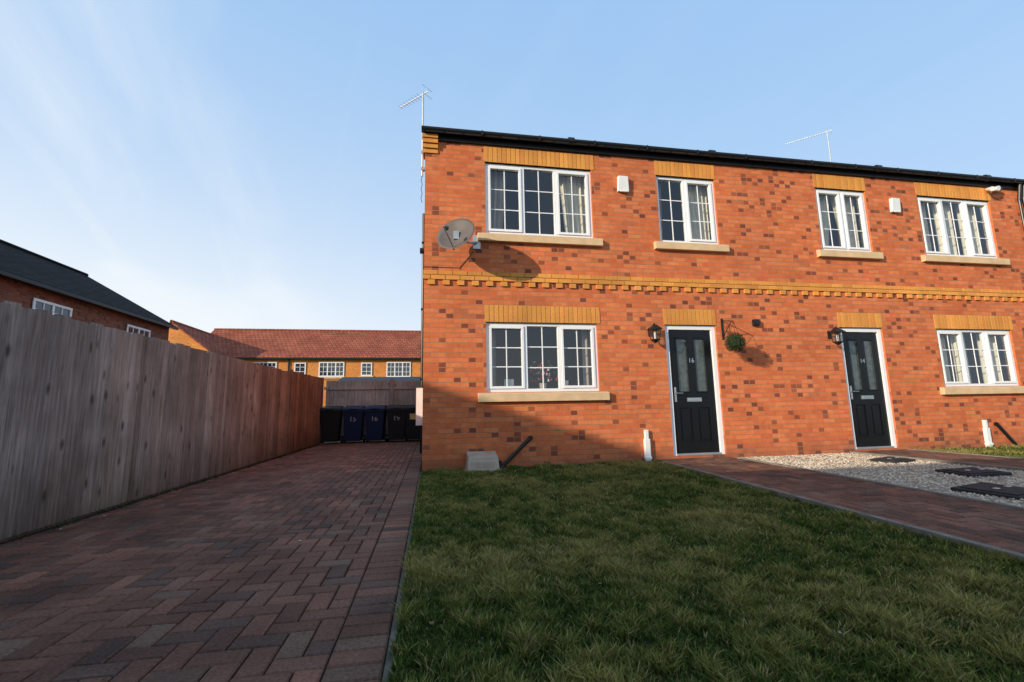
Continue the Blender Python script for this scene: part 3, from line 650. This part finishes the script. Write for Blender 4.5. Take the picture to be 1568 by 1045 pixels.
for (ya,za,yb,zb) in ((9.8,1.82,11.2,2.12),(11.2,2.12,12.6,1.82)): m.hexa([(-3.2,ya,za),(.4,ya,za),(.4,yb,zb),(-3.2,yb,zb),(-3.2,ya,za+.05),(.4,ya,za+.05),(.4,yb,zb+.05),(-3.2,yb,zb+.05)],'felt')
m.obj('garden_shed')

# ------------------------------------------------------------ wheelie bins
def wbin(x,y,mat,num,rot=0):
    P=empty('wheelie_bin',(x,y,0)); P.rotation_euler=(0,0,rot); m=MB()
    m.hexa([(-.21,-.24,.06),(.21,-.24,.06),(.21,.22,.06),(-.21,.22,.06),(-.27,-.33,.92),(.27,-.33,.92),(.27,.30,.96),(-.27,.30,.96)],mat)
    m.box(-.285,.285,-.35,-.32,.86,.92,mat); m.box(-.288,-.265,-.34,.3,.88,.95,mat); m.box(.265,.288,-.34,.3,.88,.95,mat)
    m.hexa([(-.29,-.37,.925),(.29,-.37,.925),(.29,.32,.965),(-.29,.32,.965),(-.25,-.31,.985),(.25,-.31,.985),(.25,.28,1.04),(-.25,.28,1.04)],mat)
    m.box(-.1,.1,-.385,-.36,.93,.95,mat)
    m.obj('body_and_lid',P,bevel=.012)
    w=MB(); w.tube((-.29,.24,.1),(-.23,.24,.1),.1,'black',18); w.tube((.23,.24,.1),(.29,.24,.1),.1,'black',18); w.tube((-.25,.24,.1),(.25,.24,.1),.012,'galv'); w.tube((-.24,.37,1.0),(.24,.37,1.0),.018,mat)
    w.box(-.25,-.2,.28,.38,.97,1.01,mat); w.box(.2,.25,.28,.38,.97,1.01,mat); w.obj('wheels_and_handle',P)
    if num: text('painted_number',num,.19,(0,-.313,.66),(math.radians(90-6),0,.08),'paint',P)
    elif x>-1:
        s=MB(); s.hexa([(-.13,-.322,.62),(.13,-.322,.62),(.13,-.30,.62),(-.13,-.30,.62),(-.13,-.338,.78),(.13,-.338,.78),(.13,-.31,.78),(-.13,-.31,.78)],'sticker'); s.obj('label',P)
wbin(-2.62,6.7,'bin_black','',.05)
wbin(-2.02,6.72,'bin_blue','15',.03); wbin(-1.42,6.7,'bin_blue','16',-.04); wbin(-.84,6.68,'bin_black','19',.02); wbin(-.33,6.7,'bin_black','',-.03)

# ------------------------------------------------------------ other houses
def gable_house(name,x0,x1,y0,y1,ez,rz,axis,wall,roof,wins=(),ov=.25):
    P=empty(name,((x0+x1)/2,(y0+y1)/2,0)); bf=set(bpy.data.objects); w=MB()
    cx,cy=(x0+x1)/2,(y0+y1)/2
    for q in (((x0,y0),(x1,y0)),((x1,y0),(x1,y1)),((x1,y1),(x0,y1)),((x0,y1),(x0,y0))):
        (a,b),(c,d)=q; w.quad((a,b,-.1),(c,d,-.1),(c,d,ez),(a,b,ez),wall)
    if axis=='y':
        for Y,fl in ((y0,0),(y1,1)): w.add([(x0,Y,ez),(x1,Y,ez),(cx,Y,rz)],[(0,1,2) if not fl else (2,1,0)],wall)
    else:
        for X,fl in ((x0,1),(x1,0)): w.add([(X,y0,ez),(X,y1,ez),(X,cy,rz)],[(0,1,2) if not fl else (2,1,0)],wall)
    w.obj('walls',P)
    r=MB()
    if axis=='y':
        sl=(rz-ez)/(cx-x0); 
        for s in (-1,1):
            xe=cx+s*((x1-x0)/2+ov); ze=ez-sl*ov
            r.hexa([(xe,y0-.08,ze),(cx,y0-.08,rz),(cx,y1+.08,rz),(xe,y1+.08,ze),(xe,y0-.08,ze+.1),(cx,y0-.08,rz+.1),(cx,y1+.08,rz+.1),(xe,y1+.08,ze+.1)],roof)
            r.box(min(xe,xe+s*.1),max(xe,xe+s*.1),y0-.08,y1+.08,ze-.06,ze+.05,'black')
        r.tube((cx,y0-.08,rz+.1),(cx,y1+.08,rz+.1),.1,roof,8)
    else:
        sl=(rz-ez)/(cy-y0)
        for s in (-1,1):
            ye=cy+s*((y1-y0)/2+ov); ze=ez-sl*ov
            r.hexa([(x0-.08,ye,ze),(x1+.08,ye,ze),(x1+.08,cy,rz),(x0-.08,cy,rz),(x0-.08,ye,ze+.1),(x1+.08,ye,ze+.1),(x1+.08,cy,rz+.1),(x0-.08,cy,rz+.1)],roof)
            r.box(x0-.08,x1+.08,min(ye,ye+s*.1),max(ye,ye+s*.1),ze-.06,ze+.05,'black')
        r.tube((x0-.08,cy,rz+.1),(x1+.08,cy,rz+.1),.1,roof,8)
    r.obj('roof',P)
    m=MB()
    for (face,c,hw,z0,z1,n) in wins:
        def bx(a,b,d0,d1,za,zb,mt):
            if face=='-y': m.box(a,b,y0-d1,y0-d0,za,zb,mt)
            else: m.box(x1+d0,x1+d1,a,b,za,zb,mt)
        bx(c-hw,c+hw,.005,.03,z0,z1,'farglass')
        for t in (0,1): zz=(z0,z1-.08)[t]; bx(c-hw,c+hw,.031,.06,zz,zz+.08,'upvc')
        for i in range(n+1):
            xx=c-hw+(2*hw-.08)*i/n; bx(xx,xx+.08,.031,.058,z0+.08,z1-.08,'upvc')
        for i in range(n):
            xx=c-hw+.08+(2*hw-.08)*(i+.5)/n-.04; bx(xx-.015,xx+.015,.031,.05,z0+.08,z1-.08,'upvc')
        for zz in (z0+(z1-z0)/3,z0+(z1-z0)*2/3): bx(c-hw+.08,c+hw-.08,.031,.049,zz-.015,zz+.015,'upvc')
        bx(c-hw-.1,c+hw+.1,.0,.09,z0-.14,z0-.001,'stone')
    if wins: m.obj('windows',P)
    for o_ in set(bpy.data.objects)-bf:
        if o_.parent is P: o_.matrix_parent_inverse=Matrix.Translation(-P.location)
    return P
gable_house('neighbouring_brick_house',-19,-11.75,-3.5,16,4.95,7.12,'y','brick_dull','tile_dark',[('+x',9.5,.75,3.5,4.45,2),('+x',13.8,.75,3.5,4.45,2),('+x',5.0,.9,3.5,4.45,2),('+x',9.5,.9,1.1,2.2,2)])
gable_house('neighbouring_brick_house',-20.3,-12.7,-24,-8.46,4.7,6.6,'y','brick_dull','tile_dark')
gable_house('offscreen_shadow_building',-14.5,-3.0,-11.9,-6.9,3.1,4.85,'x','brick_dull','tile_dark')  # unseen building, added so its ridge shadow covers the lawn and path
gable_house('terraced_brick_houses',-17,12,28.5,36.5,4.95,7.5,'x','brick_far','tile_red',[('-y',-11.9,.9,3.5,4.55,3),('-y',-9.4,.4,3.5,4.5,1),('-y',-7.2,.9,3.45,4.55,3),('-y',-4.7,.4,3.5,4.5,1),('-y',-2.35,.9,3.4,4.55,3),('-y',1.5,.9,3.4,4.55,3),('-y',5,.9,3.4,4.55,3)])
gable_house('terraced_brick_house_wing',-19.6,-14.6,26.5,32,5.0,7.0,'y','brick_far','tile_red',[('-y',-17.1,.9,3.4,4.55,3)],ov=.15)
m=MB(); m.tube((-10.2,28.44,0),(-10.2,28.44,4.9),.05,'black'); m.tube((-14.4,28.44,0),(-14.4,28.44,4.9),.05,'black'); m.obj('terrace_downpipes')

# ------------------------------------------------------------ world & sun
W=bpy.data.worlds.new('World'); S.world=W; W.use_nodes=True; nt=W.node_tree; bg=nt.nodes['Background']; out=nt.nodes['World Output']
Ld=Vector((.9,.47,-.30)).normalized()
el=math.asin(-Ld.z); az=math.atan2(-Ld.x,-Ld.y)
sk=N(nt,'ShaderNodeTexSky'); sk.sky_type='NISHITA'; sk.sun_disc=False; sk.sun_elevation=el; sk.sun_rotation=az%(2*math.pi); sk.air_density=1.0; sk.dust_density=.6; sk.ozone_density=1.5
L(nt,sk.outputs[0],bg.inputs[0]); bg.inputs[1].default_value=.15
tc=N(nt,'ShaderNodeTexCoord'); sp=N(nt,'ShaderNodeSeparateXYZ'); L(nt,tc.outputs['Generated'],sp.inputs[0])
zc=math_(nt,'MAXIMUM',sp.outputs[2],0.0); zd=math_(nt,'ADD',zc,.10)
al=math_(nt,'DIVIDE',math_(nt,'ADD',math_(nt,'MULTIPLY',sp.outputs[0],-.27),math_(nt,'MULTIPLY',sp.outputs[1],.96)),zd)
ac=math_(nt,'DIVIDE',math_(nt,'ADD',math_(nt,'MULTIPLY',sp.outputs[0],.96),math_(nt,'MULTIPLY',sp.outputs[1],.27)),zd)
def cirrus(sa,sb,sc,dist,lo,hi,detail):
    cv=N(nt,'ShaderNodeCombineXYZ'); L(nt,math_(nt,'MULTIPLY',al,sa),cv.inputs[0]); L(nt,math_(nt,'MULTIPLY',ac,sb),cv.inputs[1]); cv.inputs[2].default_value=sc
    n1=N(nt,'ShaderNodeTexNoise'); n1.inputs['Scale'].default_value=1.6; n1.inputs['Detail'].default_value=detail; n1.inputs['Roughness'].default_value=.5; n1.inputs['Distortion'].default_value=dist; L(nt,cv.outputs[0],n1.inputs['Vector'])
    rp=ramp(nt,[(lo,0.0),(hi,1.0)]); L(nt,n1.outputs['Fac'],rp.inputs[0]); return rp.outputs[0]
c1=cirrus(.30,1.1,0,.7,.45,.75,5); c2=cirrus(.10,3.2,5.0,.25,.56,.76,3)
mr=N(nt,'ShaderNodeMapRange'); mr.inputs[1].default_value=-.8; mr.inputs[2].default_value=.3; mr.inputs[3].default_value=1; mr.inputs[4].default_value=.10; L(nt,ac,mr.inputs[0])
cl=math_(nt,'MULTIPLY',math_(nt,'MULTIPLY',math_(nt,'MAXIMUM',c1,math_(nt,'MULTIPLY',c2,.55)),mr.outputs[0]),.85)
hz=math_(nt,'POWER',math_(nt,'SUBTRACT',1.0,math_(nt,'MULTIPLY',zc,.92),clamp=True),2.3)
mr2=N(nt,'ShaderNodeMapRange'); mr2.inputs[1].default_value=-.6; mr2.inputs[2].default_value=.75; mr2.inputs[3].default_value=1.35; mr2.inputs[4].default_value=.60; L(nt,sp.outputs[0],mr2.inputs[0])
hz=math_(nt,'MULTIPLY',hz,mr2.outputs[0],clamp=True)
fac=math_(nt,'SUBTRACT',math_(nt,'ADD',cl,hz),math_(nt,'MULTIPLY',cl,hz),clamp=True)
b2=N(nt,'ShaderNodeBackground'); b2.inputs[1].default_value=1.0
L(nt,mixc(nt,fac,(.33,.60,.98),(.97,1.0,1.0)),b2.inputs[0])
tot=math_(nt,'ADD',math_(nt,'MULTIPLY',fac,.15),.85,clamp=True)
mx=N(nt,'ShaderNodeMixShader'); L(nt,tot,mx.inputs[0]); L(nt,bg.outputs[0],mx.inputs[1]); L(nt,b2.outputs[0],mx.inputs[2]); L(nt,mx.outputs[0],out.inputs[0])
sl=bpy.data.lights.new('sun','SUN'); sl.energy=5; sl.angle=math.radians(.5); sl.color=(1,.87,.68); so=bpy.data.objects.new('sun',sl); so.rotation_euler=Ld.to_track_quat('-Z','Y').to_euler(); so.location=(-20,-10,15); S.collection.objects.link(so)

# ------------------------------------------------------------ camera
yw,pt,rl=math.radians(10.2),math.radians(8.5),.019
F=Vector((math.sin(yw)*math.cos(pt),math.cos(yw)*math.cos(pt),math.sin(pt))); R=Vector((math.cos(yw),-math.sin(yw),0)); U=R.cross(F)
R2=(R-U*rl).normalized(); U2=(U+R*rl).normalized()
mt=Matrix((R2,U2,-F)).transposed().to_4x4(); mt.translation=Vector((.126,-6.8,.875))
cd=bpy.data.cameras.new('camera'); cd.lens=36*690/1568; cd.sensor_width=36; cd.clip_start=.05; cd.clip_end=2000
co=bpy.data.objects.new('camera',cd); co.matrix_world=mt; S.collection.objects.link(co); S.camera=co
